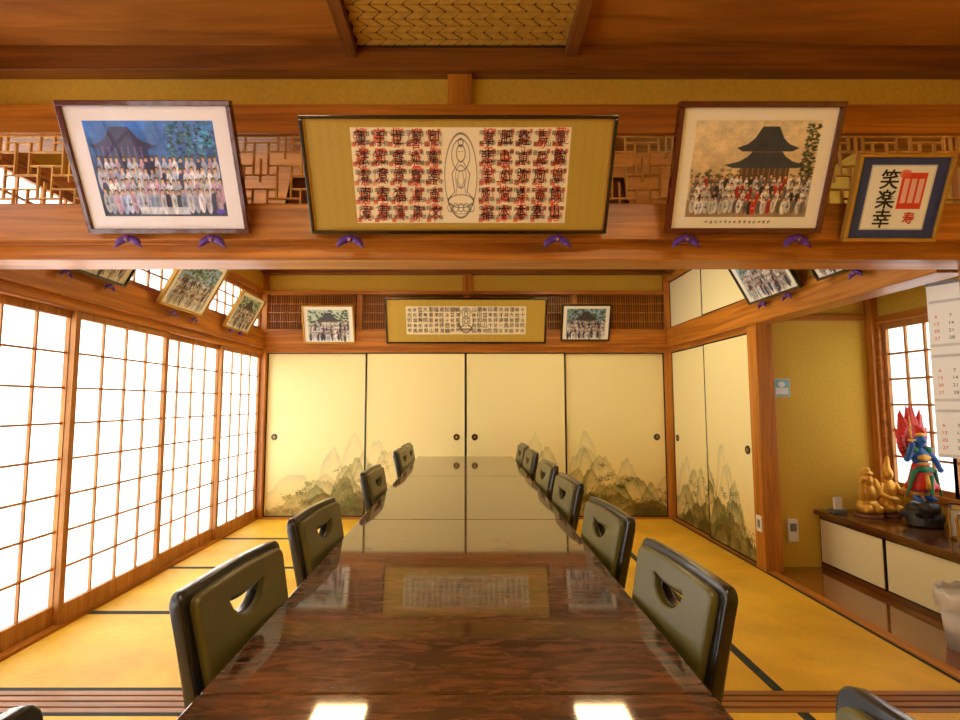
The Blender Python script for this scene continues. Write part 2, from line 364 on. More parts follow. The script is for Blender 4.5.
def pic_brocade(w,h,u0,u1,v0,v1,rows,cols,red=True,bg=(190,156,58),pap=(242,226,192)):
    c=Cv(w,h,bg)
    Y,X=np.mgrid[0:h,0:w]; k=(np.sin(X*1.1)*np.sin(Y*1.3+np.sin(X*.25)*2)>.25)
    c.a[k]*=np.array([.80,.80,.72])
    x0,x1,y0,y1=w*u0,w*u1,h*v0,h*v1
    c.rect(x0,y0,x1,y1,pap)
    cw=(x1-x0)/cols; rh=(y1-y0)/rows
    mid=cols/2
    if red:
        for i in range(cols):
            if abs(i+.5-mid)<1.1: continue
            for j in range(rows):
                x=x0+(i+.5)*cw; y=y0+(j+.5)*rh; r=min(cw,rh)*.46
                rc=random.choice([(224,110,74),(216,92,58),(230,130,92)])
                kx=random.random()
                if kx<.5: c.ring(x,y+rh*.04,r*.7,r*.66,2.0,rc,.8); c.ell(x,y+rh*.04,r*.3,r*.28,rc,.65)
                elif kx<.75: c.rect(x-r*.6,y-r*.5,x+r*.6,y+r*.6,rc,.45); c.rect(x-r*.35,y-r*.25,x+r*.35,y+r*.35,pap,.6)
                else:
                    for q in range(5): c.ell(x+math.cos(q*1.26)*r*.45,y+math.sin(q*1.26)*r*.45,r*.26,r*.26,rc,.65)
                c.rect(x-r*1.05,y-r*1.05,x-r*.5,y-r*.5,rc,.85); c.rect(x+r*.5,y+r*.5,x+r*.9,y+r*1.0,rc,.8)
    cx=(x0+x1)/2; cy=(y0+y1)/2; H=y1-y0; k=(70,60,54)
    c.ring(cx,cy,cw*.9,H*.44,1.3,k,.8); c.ring(cx,cy+H*.22,cw*.5,H*.16,1.2,k,.8)
    c.ring(cx,cy+H*.24,cw*.24,H*.085,1.2,k); c.ring(cx,cy+H*.35,cw*.13,H*.04,1.2,k)
    for sx in (-1,1):
        c.line(cx+sx*cw*.15,cy+H*.15,cx+sx*cw*.5,cy+H*.03,1.2,k); c.line(cx+sx*cw*.5,cy+H*.03,cx+sx*cw*.35,cy-H*.16,1.2,k)
        c.line(cx+sx*cw*.35,cy-H*.16,cx+sx*cw*.75,cy-H*.24,1.2,k); c.line(cx+sx*cw*.1,cy+H*.05,cx+sx*cw*.3,cy-H*.2,1.,k,.7)
        c.line(cx+sx*cw*.25,cy-H*.02,cx,cy-H*.12,1.,k,.8); c.line(cx+sx*cw*.05,cy+H*.26,cx+sx*cw*.12,cy+H*.26,1.,k)
    c.ring(cx,cy-H*.26,cw*.72,H*.07,1.2,k); c.ring(cx,cy-H*.35,cw*.55,H*.05,1.,k,.8)
    for q in range(5): c.ring(cx+cw*.3*(q-2),cy-H*.33,cw*.16,H*.045,1.,k,.8)
    c.ring(cx,cy,cw*.3,H*.12,1.,k,.6)
    return c
def scroll_text(e,w,h,fw,u0,u1,v0,v1,rows,cols,red):
    W=w-2*fw;H=h-2*fw; x0=-w/2+fw+W*u0;x1=-w/2+fw+W*u1;y0=fw+H*v0;y1=fw+H*v1; cw=(x1-x0)/cols
    n=(cols-2)//2; m=(cols-n*2)*cw/2; cx=(x0+x1)/2; s=min(cw,(y1-y0)/rows)
    for k,(a,b) in enumerate(((x0,cx-m),(cx+m,x1))):
        if red:
            text_grid('red_stamps_%d'%k,a,b,y0,y1,rows*2,n,s*.50,ORINK,e,.0010,.004,.02)
            text_grid('ink_characters_%d'%k,a,b,y0,y1,rows,n,s*.60,INK,e,.0020,.004,.0,ys=1.2)
            text_grid('ink_side_%d'%k,a,b,y0,y1,rows*2,n*3,s*.28,INK,e,.0022,.002,.0)
        else: text_grid('ink_characters_%d'%k,a,b,y0,y1,rows,n,s*.85,INKB,e,.0015,.003,.01)

def wallM(x,y,z,face,tilt):
    rz={'front':0,'left':90,'right':-90,'back':180}[face] if isinstance(face,str) else face
    return Matrix.Translation((x,y,z))@Matrix.Rotation(R(rz),4,'Z')@Matrix.Rotation(R(90+tilt),4,'X')
def framed(name,w,h,M,fmat,fw,cv,inner=None):
    e=empty(name,M)
    b=MB(); t0,t1=-.018,.012
    b.box(-w/2,w/2,0,fw,t0,t1); b.box(-w/2,w/2,h-fw,h,t0,t1); b.box(-w/2,-w/2+fw,fw,h-fw,t0,t1); b.box(w/2-fw,w/2,fw,h-fw,t0,t1)
    b.obj('frame_molding',fmat,.003,e)
    if inner:
        b=MB();g=fw;k=.005
        b.box(-w/2+g,w/2-g,g,g+k,-.002,.006);b.box(-w/2+g,w/2-g,h-g-k,h-g,-.002,.006);b.box(-w/2+g,-w/2+g+k,g,h-g,-.002,.006);b.box(w/2-g-k,w/2-g,g,h-g,-.002,.006)
        b.obj('inner_lip',inner,0,e)
    b=MB(); b.box(-w/2+.004,w/2-.004,.004,h-.004,-.015,-.004); b.obj('backing_board',BACKBRD,0,e)
    cv.obj('print',w-2*fw,h-2*fw,PICG,Matrix.Translation((-w/2+fw,fw,0)),e)
    return e
def cushion(x,y,z,face=0,s=1.0):
    M=Matrix.Translation((x,y,z))@Matrix.Rotation(R(face),4,'Z')@Matrix.Scale(s,4)
    b=MB()
    b.sph((-.024,0,-.002),(.032,.013,.015),0,(0,R(-28),0),M); b.sph((.024,0,-.002),(.032,.013,.015),0,(0,R(28),0),M)
    b.sph((0,-.004,.004),(.018,.015,.015),0,(0,0,0),M)
    b.cyl((-.03,0,-.01),(-.058,0,-.034),.011,.002,8,0,M); b.cyl((.03,0,-.01),(.058,0,-.034),.011,.002,8,0,M)
    b.cyl((0,-.012,-.004),(0,-.018,-.004),.006,.004,10,1,M)
    b.obj('purple_frame_cushion',[PURP,GOLDF])

XL,XR,YD,YB,ZC=-2.28,2.25,2.25,5.78,2.80
YN=-1.8
# ---------------------------------------------------------------- floor
simple('floor',[(XL-.1,XR+1.2,YN-.1,YB+.15,-.12,-.055)],[CABT],0)
def mat_tile(x0,x1,y0,y1,along):
    e=empty('tatami_mat'); g=.0015
    b=MB(); b.box(x0+g,x1-g,y0+g,y1-g,-.055,-.001); b.obj('rush_surface',TATX if along=='Y' else TATY,0,e)
    b=MB(); hb=.024
    if along=='Y':
        b.box(x0+g,x0+hb,y0+g,y1-g,-.05,0); b.box(x1-hb,x1-g,y0+g,y1-g,-.05,0)
    else:
        b.box(x0+g,x1-g,y0+g,y0+hb,-.05,0); b.box(x0+g,x1-g,y1-hb,y1-g,-.05,0)
    b.obj('cloth_border',HERI,0,e)
ys=[2.38,3.23,4.08,4.93,5.76]
for i in range(4): mat_tile(XL+.02,-.46,ys[i],ys[i+1],'X')
for (a,b_) in ((2.38,4.07),(4.07,5.76)):
    mat_tile(-.46,.46,a,b_,'Y'); mat_tile(.46,1.36,a,b_,'Y'); mat_tile(1.36,XR-.02,a,b_,'Y')
for (a,b_) in ((1.32,2.22),(.42,1.32),(-.48,.42),(-1.76,-.48)):
    mat_tile(XL+.02,-.46,a,b_,'X')
for (a,b_) in ((.42,2.22),(-1.76,.42)):
    mat_tile(-.46,.46,a,b_,'Y'); mat_tile(.46,1.36,a,b_,'Y'); mat_tile(1.36,XR-.02,a,b_,'Y')
SILL=wood('sill_wood_worn',(120,74,30),(176,118,56),'X')
simple('trim_1',[(XL,XR,2.22,2.25,-.05,.0),(XL,XR,2.262,2.293,-.05,.0),(XL,XR,2.305,2.335,-.05,.0),(XL,XR,2.347,2.38,-.05,.0),(XL,XR,2.22,2.38,-.05,-.008)],[SILL],.001)

# ---------------------------------------------------------------- divider wall
simple('trim_2',[(XL,XR,2.18,2.34,1.86,1.925)],[WX])
simple('trim_3',[(XL,XR,2.12,2.175,1.93,2.08),(XL,XR,2.345,2.40,1.93,2.08),(XL,XR,2.175,2.345,1.925,2.075)],[WX],.003)
simple('trim_4',[(XL,XR,2.17,2.35,2.08,2.105),(XL,XR,2.17,2.35,2.42,2.55)],[WX])
simple('trim_5',[(XL,XR,2.14,2.38,2.69,2.80)],[MOLD],.003)
simple('trim_6',[(-.085,.022,2.17,2.35,2.55,2.69)],[WZ])
simple('wall_divider',[(XL,XR,2.21,2.31,2.55,2.70)],[OCH],0)
for k,x in enumerate((XL-.05,XR-.02)): simple('trim_%d'%(7+k),[(x,x+.07,2.2,2.32,-.05,2.8)],[WZ])
def kumiko(name,x0,x1,y,z0,z1,cell=.105,t=.0034):
    b=MB(); nx=int(round((x1-x0)/cell)); nz=max(1,int(round((z1-z0)/cell))); cx=(x1-x0)/nx; cz=(z1-z0)/nz
    H=lambda a,c,z:b.box(a,c,y-.006,y+.006,z-t,z+t)
    V=lambda x,a,c:b.box(x-t,x+t,y-.0065,y+.0065,a,c)
    for i in range(nx):
        for j in range(nz):
            X=x0+i*cx; Z=z0+j*cz; f=(i+j)%2
            fx=(lambda u:X+(1-u)*cx) if f else (lambda u:X+u*cx)
            def h(u0,u1,w): a,c=sorted((fx(u0),fx(u1))); H(a,c,Z+w*cz)
            h(0,.70,.3); h(.30,1,.7)
            V(fx(.30),Z+.3*cz,Z+cz); V(fx(.70),Z,Z+.7*cz)
            if (i*3+j)%4==0: V(fx(0),Z,Z+cz)
    H(x0,x1,z0+t); H(x0,x1,z1-t)
    return b.obj(name,LAT)
kumiko('ranma_transom_lattice',XL+.02,XR-.02,2.20,2.105,2.42)
# ---------------------------------------------------------------- ceilings
simple('ceiling',[(XL-.1,XR+.1,YN-.1,2.25,2.80,2.88),(XL-.1,XR+.1,2.25,YB+.15,2.80,2.88)],[CEIL],0)
simple('trim_9',[(-.525,-.475,YN,2.14,2.745,2.80)],[CEILD]); simple('trim_10',[(.425,.475,YN,2.14,2.745,2.80)],[CEILD])
b=MB(); b.box(-.475,.425,.6,2.14,2.788,2.798,1)
y=.62;row=0
while y<2.10:
    sl=.036*(1 if row%2 else -1); x=-.50
    while x<.44:
        p=[(x+max(0,-sl),y),(x+.054+max(0,-sl),y),(x+.054+max(0,sl),y+.031),(x+max(0,sl),y+.031)]
        p=[(min(.424,max(-.474,q[0])),q[1]) for q in p]
        if max(q[0] for q in p)-min(q[0] for q in p)>.02: b.prism(p,2.782,2.788,0)
        x+=.064
    y+=.0385;row+=1
b.obj('woven_ceiling_panel',[pm('ajiro_gold',(206,158,62),.5,noise=.12,nscale=40),pm('ajiro_gap',(70,42,16),.7)])

# ---------------------------------------------------------------- left wall: shoji windows
def shoji(name,axis,c,a0,a1,z0,z1,cols,rows,inward,brail=.10,st=.04,t=.006):
    e=empty(name); b=MB()
    def bx(u0,u1,w0,w1,d0=0,d1=.03):
        lo,hi=sorted((c+inward*d0,c+inward*d1)); b.box(lo,hi,u0,u1,w0,w1)
    bx(a0,a0+st,z0,z1); bx(a1-st,a1,z0,z1); bx(a0+st,a1-st,z0,z0+brail); bx(a0+st,a1-st,z1-.045,z1)
    for i in range(1,cols):
        y=a0+st+(a1-a0-2*st)*i/cols; bx(y-t,y+t,z0+brail,z1-.045,.006,.022)
    for j in range(1,rows):
        z=z0+brail+(z1-.045-z0-brail)*j/rows; bx(a0+st,a1-st,z-t,z+t,.007,.021)
    b.obj('shoji_lattice',SHJ,.0,e)
    b=MB(); x=c+inward*.004
    b.quad((x,a0+st*.5,z0+brail*.7),(x,a1-st*.5,z0+brail*.7),(x,a1-st*.5,z1-.02),(x,a0+st*.5,z1-.02))
    b.obj('shoji_paper',PAPER,0,e)
    return e
yl=[2.10,3.03,3.95,4.85,5.745]
n=1
for i in range(4):
    off=0 if i%2 else -.032
    shoji('window_%d'%n,'x',XL-.035+off,yl[i]-(.018 if i else 0),yl[i+1]+.018*(i<3),.015,1.79,4,8,1); n+=1
for i in range(4):
    shoji('window_%d'%n,'x',XL-.035-(0 if i%2 else .032),-1.5+.9*i,-1.5+.9*(i+1)-.001,.015,1.79,4,8,1); n+=1
simple('trim_11',[(XL-.11,XL+.01,YN,YB,-.05,.015)],[WY])
simple('trim_12',[(XL-.11,XL+.01,YN,YB,1.79,1.85)],[WY])
simple('trim_13',[(XL-.10,XL+.045,YN,2.119,1.85,2.03),(XL-.10,XL+.045,2.401,YB-.05,1.85,2.03)],[WY],.003)
simple('trim_14',[(XL-.10,XL+.01,YN,YB,2.03,2.06),(XL-.10,XL+.01,YN,YB,2.46,2.52)],[WY])
simple('wall_left',[(XL-.10,XL,YN,YB+.1,2.52,2.80),(XL-.10,XL,YN,-1.5,0,1.79)],[OCH],0)
simple('trim_15',[(XL-.06,XL+.03,2.4,YB,2.70,2.80)],[MOLD])
for i,(a0,a1) in enumerate(((2.40,4.07),(4.09,5.74),(-1.7,.3),(.32,2.12))):
    shoji('window_%d'%n,'x',XL-.05,a0,a1,2.06,2.46,10,3,1,brail=.03,st=.03); n+=1

# ---------------------------------------------------------------- back wall
simple('wall_back',[(XL-.1,XR+.1,YB+.06,YB+.16,-.05,2.8)],[OCH],0)
simple('trim_16',[(XL,XR,YB-.04,YB+.06,-.05,.012)],[WX]); simple('trim_17',[(XL,XR,YB-.04,YB+.06,1.81,1.86)],[WX])
simple('trim_18',[(XL+.046,XR-.046,YB-.09,YB+.05,1.86,2.04)],[WX],.003)
simple('trim_19',[(XL,XR,YB-.05,YB+.05,2.04,2.07),(XL,XR,YB-.05,YB+.05,2.46,2.50)],[WX])
simple('wall_upper',[(XL,XR,YB,YB+.06,2.50,2.70)],[OCH],0)
simple('trim_20',[(XL,XR,YB-.07,YB+.06,2.69,2.80)],[MOLD])
simple('trim_21',[(-.05,.05,YB-.04,YB+.05,2.50,2.69)],[WZ])
simple('trim_22',[(XL-.05,XL+.05,YB-.045,YB+.06,-.05,2.8)],[WZ]); simple('trim_23',[(XR-.05,XR+.05,YB-.045,YB+.06,-.05,2.8)],[WZ])
b=MB(); b.box(XL,XR,YB+.04,YB+.059,2.07,2.46,1)
x=XL+.06
while x<XR-.05: b.box(x-.004,x+.004,YB-.01,YB+.01,2.07,2.46,0); x+=.026
for z in (2.16,2.26,2.36): b.box(XL,XR,YB-.015,YB+.012,z-.005,z+.005,0)
for x in (-1.2,0,1.2): b.box(x-.03,x+.03,YB-.03,YB+.03,2.07,2.46,0)
b.obj('transom_slat_screen',[WZ,BACKBRD])

# fusuma painting
def ridge(w,seed,rough=1,kmax=40):
    r=np.random.RandomState(seed); x=np.linspace(0,1,w); y=np.zeros(w)
    for k in range(1,kmax): y+=np.sin(x*6.28*k*.9+r.rand()*6.28)*r.rand()/k**rough
    return y/np.abs(y).max()
def fusuma_cv(w,h,seed,peaks):
    c=Cv(w,h,(252,240,178)); X=np.arange(w)/w; Y=(np.arange(h)/h)[:,None]
    rr=random.Random(seed)
    tex=vnoise(h,w,1.4,5,seed+5); tex2=vnoise(h,w,4,4,seed+15)
    g=np.clip(1-Y/.35,0,1)**1.3*.5*(.5+vnoise(h,w,10,3,seed+3))
    c.a=c.a*(1-g[...,None])+np.array((228,180,88))/255.*g[...,None]
    for k,(u,ht,hw,st) in enumerate(peaks):
        for lay in range(5):
            base=ht*(1-.19*lay); sh=(rr.random()-.5)*hw*1.2; ww=hw*(.55+.5*rr.random())
            top=base*np.exp(-((X-u-sh)/ww)**2*1.1)+.03*ridge(w,seed*10+k*3+lay,.9)*(ht/.3)
            d=top[None,:]-Y+ (tex-.5)*.022
            al=np.clip(d/.005,0,1)*np.exp(-np.maximum(d,0)/(.045+.012*lay))*st*(.42+.22*lay)*(.15+1.7*tex2**1.2)*(.5+tex)
            al*=np.clip(top/.06,0,1)[None,:]; al=np.clip(al,0,.88)
            col=np.array([(150,160,130),(132,132,80),(106,108,46),(110,90,34),(84,74,30)][lay])/255.
            c.a=c.a*(1-al[...,None])+col*al[...,None]
        for cl in range(int(22*hw*st*3)):
            ux=u+rr.gauss(0,hw*.8)
            if not 0<ux<1: continue
            topv=ht*.75*math.exp(-((ux-u)/hw)**2); uy=rr.uniform(.02,max(.03,topv))
            colb=rr.choice([(66,84,36),(94,108,44),(56,62,32),(160,128,56),(92,120,56),(132,92,40)])
            for q in range(rr.randint(8,34)):
                col=[v*rr.uniform(.8,1.15) for v in colb]
                c.ell(ux*w+rr.gauss(0,5),uy*h+rr.gauss(0,3),rr.uniform(.6,1.8),rr.uniform(.45,1.1),col,.5*st+.08)
            for q in range(rr.randint(0,3)):
                xx=ux*w+rr.gauss(0,4); c.line(xx,uy*h-5,xx+rr.gauss(0,1.2),uy*h+3,1,(80,60,34),.5*st)
    m=vnoise(h,w,6,4,seed+9); g=np.clip((m-.5)*5,0,1)*np.clip(1-Y/.26,0,1)*.5
    c.a=c.a*(1-g[...,None])+np.array((244,212,128))/255.*g[...,None]
    return c
def fusuma(name,M,w,h,cv,handle_u,res=.7):
    e=empty(name,M); f=.012
    b=MB(); b.box(0,w,0,f,-.02,.004);b.box(0,w,h-f,h,-.02,.004);b.box(0,f,f,h-f,-.02,.004);b.box(w-f,w,f,h-f,-.02,.004); b.box(f,w-f,f,h-f,-.018,-.004)
    b.obj('lacquer_frame',FBLK,.001,e)
    cv.obj('painted_panel',w-2*f,h-2*f,PICM,Matrix.Translation((f,f,0)),e)
    if handle_u is not None:
        b=MB(); b.cyl((handle_u,.86/1.79*h,.0),(handle_u,.86/1.79*h,.006),.036,.034,24,0); b.cyl((handle_u,.86/1.79*h,.006),(handle_u,.86/1.79*h,.0068),.014,.014,24,1)
        b.obj('door_pull',[FBLK,GOLDF],0,e)
    return e
hF=1.81-.012; wF=(XR-XL-.10)/4
spec=[([(.9,.50,.26,.6),(.78,.40,.26,.85),(.45,.27,.35,.9),(.8,.24,.3,1.)],.10,11),([(.0,.38,.26,1.),(.25,.46,.3,.45),(.4,.17,.3,.7)],wF-.10,12),([(.75,.50,.22,.55),(.85,.37,.3,.95),(.3,.31,.35,.55)],.10,13),([(.3,.43,.26,.8),(.62,.33,.3,1.),(.95,.23,.25,.9),(.1,.48,.2,.5)],wF-.10,14)]
for i,(pk,hu,sd) in enumerate(spec):
    M=wallM(XL+.05+i*wF,YB-.002+(.022 if i in(0,3) else 0),.012,'front',0)
    fusuma('door_%d'%(i+1),M,wF,hF,fusuma_cv(200,330,sd,pk),hu)
# ---------------------------------------------------------------- right wall
yA=4.12
simple('wall_right',[(XR+.05,XR+.13,yA,YB+.1,-.05,2.8),(XR,XR+.10,2.32,yA,2.05,2.8),(XR,XR+.10,YN,2.2,-.05,2.8)],[OCH],0)
simple('trim_24',[(XR-.01,XR+.05,yA,YB-.045,-.05,.012),(XR-.01,XR+.05,yA,YB-.045,1.81,1.86),(XR-.01,XR+.05,yA,YB-.045,2.05,2.08),(XR-.01,XR+.05,yA,YB-.045,2.60,2.65)],[WY])
simple('trim_25',[(XR-.045,XR+.12,2.401,YB-.09,1.86,2.05)],[WY],.003)
simple('trim_26',[(XR-.03,XR+.10,3.97,4.10,-.05,2.8)],[WZ],.004)
simple('trim_27',[(XR-.04,XR+.05,2.4,YB-.08,2.70,2.80)],[MOLD])
simple('trim_28',[(XR-.02,XR+.05,2.38,3.97,-.05,.006)],[WY])
wR=(YB-.045-yA)/2
for i in range(2):
    pk=[[(.5,.36,.4,.9),(.9,.43,.3,1.)],[(.15,.49,.35,1.),(.65,.38,.4,1.),(.5,.24,.4,1.)]][i]
    M=wallM(XR+(.018 if i==0 else 0.0),YB-.045-i*wR,.012,'right',0)
    fusuma('door_%d'%(5+i),M,wR,hF,fusuma_cv(170,330,21+i,pk),[.09,wR-.09][i])
for i in range(2):
    M=wallM(XR+(.018 if i==0 else 0.0),YB-.045-i*wR,2.08,'right',0)
    fusuma('door_%d'%(7+i),M,wR,.52,Cv(20,14,(250,240,188)),None)
simple('wall_behind',[(XL-.1,XR+.1,YN-.1,YN,-.05,2.8)],[OCH],0)

# ---------------------------------------------------------------- alcove
XA=3.22
simple('wall_alcove_back',[(XR+.10,XA+.1,4.10,4.2,-.05,2.62)],[OCH],0)
simple('wall_alcove_near',[(XR+.05,XA+.1,2.2,2.32,-.05,2.7)],[OCH],0)
wy0,wy1,wz0,wz1=2.95,4.00,.62,1.86
simple('wall_alcove_side',[(XA,XA+.1,2.32,4.1,-.05,wz0),(XA,XA+.1,2.32,4.1,wz1,2.62),(XA,XA+.1,2.32,wy0,wz0,wz1),(XA,XA+.1,wy1,4.1,wz0,wz1)],[OCH],0)
simple('ceiling_alcove',[(XR+.10,XA+.1,2.32,4.2,2.62,2.7)],[CEIL],0)
simple('floor_alcove',[(XR+.05,XA,2.32,4.10,-.055,.0)],[ALCF],0)
simple('trim_29',[(XR+.10,XA,4.07,4.10,1.90,1.95)],[WX]); simple('trim_30',[(XA-.06,XA,4.03,4.10,0,2.62)],[WZ])
simple('trim_31',[(XA-.03,XA+.05,wy0-.05,wy0,wz0-.05,wz1+.06),(XA-.03,XA+.05,wy1,wy1+.03,wz0-.05,wz1+.06),(XA-.035,XA+.05,wy0,wy1,wz0-.05,wz0),(XA-.035,XA+.05,wy0,wy1,wz1,wz1+.06)],[WY])
shoji('window_%d'%n,'x',XA+.03,wy0,(wy0+wy1)/2+.015,wz0,wz1,3,6,-1,brail=.04,st=.028,t=.008); n+=1
shoji('window_%d'%n,'x',XA+.03,(wy0+wy1)/2-.015,wy1,wz0,wz1,3,6,-1,brail=.04,st=.028,t=.008); n+=1
CF=2.71
e=empty('low_cabinet')
simple('cabinet_top',[(CF-.035,XA-.002,2.40,4.098,.40,.432)],[CABT],.003,e)
simple('carcass',[(CF+.025,XA-.002,2.42,4.09,0.001,.40),(CF,CF+.025,2.42,4.09,0.001,.035),(CF,CF+.025,2.42,4.09,.375,.40)],[CABT],.001,e)
dy=[4.09,3.47,2.90,2.42]; CPP=pm('cabinet_door_paper',(236,224,176),.6)
for i in range(3):
    simple('sliding_door_frame',[(CF+.003+.006*(i%2),CF+.021,dy[i+1],dy[i],.035,.375)],[FBLK],0,e)
    simple('sliding_door_panel',[(CF-.001+.006*(i%2),CF+.004+.006*(i%2),dy[i+1]+.012,dy[i]-.012,.047,.363)],[CPP],0,e)

# ---------------------------------------------------------------- tables
tb=[-.42,1.0,2.43,3.84,5.25]
for i in range(4):
    a,b_=tb[i]+.002,tb[i+1]-.002
    e=empty('dining_table'); xc=-.02;hw=.47
    simple('table_top',[(xc-hw,xc+hw,a,b_,.688,.72)],[TABLE],.003,e)
    simple('apron',[(xc-hw+.05,xc+hw-.05,a+.04,a+.06,.63,.687),(xc-hw+.05,xc+hw-.05,b_-.06,b_-.04,.63,.687),(xc-hw+.05,xc-hw+.07,a+.06,b_-.06,.63,.687),(xc+hw-.07,xc+hw-.05,a+.06,b_-.06,.63,.687)],[TDARK],.001,e)
    q=MB()
    for sx in(-1,1):
        for yy in (a+.003,b_-.041):
            x0=xc+sx*(hw-.045)-.019
            q.box(x0,x0+.038,yy,yy+.038,0.001,.687)
    q.obj('table_legs',[TDARK],.002,e)

# ---------------------------------------------------------------- chairs
def rrect(w0,w1,h,r,arc=.0,n=6,r2=None):
    p=[]; r2=r2 or r
    def cor(cx,cy,a0,r):
        for i in range(n+1):
            t=R(a0+90*i/n); p.append((cx+math.cos(t)*r,cy+math.sin(t)*r))
    cor(w0/2-r2,r2,-90,r2); cor(w1/2-r,h-r,0,r)
    if arc:
        for i in range(1,8):
            u=i/8; p.append((w1/2-r-(w1-2*r)*u,h+arc*math.sin(math.pi*u)))
    cor(-w1/2+r,h-r,90,r); cor(-w0/2+r2,r2,180,r2)
    return p
def crescent(w,hh,cy,n=14,top=.004):
    p=[]
    for i in range(n+1):
        u=i/n; p.append((-w/2+w*u,cy-hh*math.sin(math.pi*u)**.55))
    for i in range(1,n):
        u=i/n; p.append((w/2-w*u,cy+top-.010*math.sin(math.pi*u)))
    return p
TB=Matrix.Translation((0,-.175,.40))@Matrix.Rotation(R(90+11),4,'X')
hole=crescent(.16,.048,.405)
o1=curve_solid('backrest_shell',[rrect(.375,.425,.47,.022,.006,r2=.04),hole[::-1]],.018,.005,CHBLK,TB@Matrix.Translation((0,0,.006)))
hole2=crescent(.174,.058,.409,top=.012)
o2=curve_solid('backrest_upholstery',[[(x,y+.025) for x,y in rrect(.325,.372,.425,.018,.006)],hole2[::-1]],.012,.007,LEATH,TB@Matrix.Translation((0,0,-.015)))
q=MB(); 
p=rrect(.40,.38,.40,.05); q.prism([(x,y-.18) for x,y in p],.425,.475,0); o3=q.obj('seat_cushion',LEATH,.018)
q=MB(); q.prism([(x*.97,y*.97-.175) for x,y in p],.385,.425,0)
q.box(-.19,-.155,.17,.205,0.001,.39);q.box(.155,.19,.17,.205,0.001,.39)
def leg(x,y0,z0,y1,z1,wd):
    q._add([(x-wd,y0-.016,z0),(x+wd,y0-.016,z0),(x+wd,y0+.016,z0),(x-wd,y0+.016,z0),(x-wd,y1-.018,z1),(x+wd,y1-.018,z1),(x+wd,y1+.018,z1),(x-wd,y1+.018,z1)],[(0,3,2,1),(4,5,6,7),(0,1,5,4),(1,2,6,5),(2,3,7,6),(3,0,4,7)],0)
for sx in(-1,1):
    leg(sx*.188,-.235,0.001,-.18,.42,.014); leg(sx*.190,-.18,.42,-.268,.83,.0145)
q.box(-.18,.18,-.205,-.19,.20,.235); q.box(-.18,.18,.18,.195,.20,.23); q.box(-.18,-.165,-.2,.19,.22,.25); q.box(.165,.18,-.2,.19,.22,.25)
o4=q.obj('chair_frame',CHBLK,.003)
protos=[o1,o2,o3,o4]
def chair(x,y,side,rot=0):
    rz=-90 if side<0 else 90
    e=empty('dining_chair',Matrix.Translation((x,y,0))@Matrix.Rotation(R(rz+rot),4,'Z'))
    for p_ in protos:
        o=bpy.data.objects.new(p_.name,p_.data); scene.collection.objects.link(o); o.parent=e
        for md in p_.modifiers:
            m2=o.modifiers.new(md.name,md.type); m2.width=md.width; m2.segments=2; m2.limit_method='ANGLE'
for y,r_ in ((.50,0),(1.27,-6),(1.95,-4),(3.12,-3),(4.42,-3),(4.90,-2)): chair(-.300,y,-1,r_)
for y,r_ in ((.535,2),(1.31,4),(1.97,4),(2.73,3),(3.42,3),(4.28,2),(4.90,2)): chair(.268,y,1,r_)
for p_ in protos: bpy.data.objects.remove(p_)

# ---------------------------------------------------------------- framed pictures on divider wall
framed('framed_group_photograph',.66,.49,wallM(-1.217,2.085,1.944,'front',27),ROSE,.02,pic_group(360,265,0,(236,228,240)))
e=framed('framed_calligraphy_scroll',1.204,.44,wallM(-.033,2.085,1.944,'front',29),FBLK,.014,pic_brocade(600,220,.15,.865,.07,.93,5,12),GOLDF)
scroll_text(e,1.204,.44,.014,.155,.86,.08,.92,5,12,True)
framed('framed_temple_photograph',.637,.49,wallM(1.129,2.085,1.944,'front',23),ROSE,.022,pic_group(340,265,1,(240,232,214),.09))
c=Cv(120,108,(34,50,112))
c.rect(16,12,104,98,(206,208,206)); c.rect(18,14,102,96,(238,236,228))
c.rect(60,40,94,88,(214,54,40)); 
for i in range(3): c.rect(64+i*10,48,71+i*10,80,(240,220,210),.75)
c.ell(64,86,8,6,(226,90,70),.8)
e=framed('framed_calligraphy',.376,.336,wallM(1.724,2.085,1.91,'front',22),GOLDF,.014,c)
for k,ch in enumerate('笑楽幸'): text_obj('character_%d'%(k+1),ch,.078,INK,Matrix.Translation((-.048,.235-.075*k,.0015)),e)
text_obj('caption','寿',.05,REDINK,Matrix.Translation((.06,.09,.0015)),e)
for x in (-1.389,-1.045,-.479,.369,.897,1.352): cushion(x,2.084,1.918)
def small(name,w,h,x,y,z,face,tilt,mt,kind=2):
    framed(name,w,h,wallM(x,y,z,face,tilt),mt,.016,pic_group(120,90,kind,(240,236,224),.08))
small('framed_photograph',.60,.44,XL+.085,2.98,1.99,'left',28,FBLK)
small('framed_photograph',.62,.46,XL+.085,3.95,1.96,'left',28,GOLDF)
small('framed_photograph',.52,.38,XL+.085,4.9,1.94,'left',28,GOLDF)
for y in (2.8,3.15,3.85,4.15,4.8,5.0): cushion(XL+.085,y,1.925 if y>3.5 else 1.965,90,.8)
small('framed_photograph',.62,.44,XR-.085,3.62,2.0,'right',28,FBLK)
small('framed_photograph',.46,.34,XR-.085,2.92,2.0,'right',28,FBLK)
for y in (3.47,3.77,2.85): cushion(XR-.085,y,1.975,-90,.9)
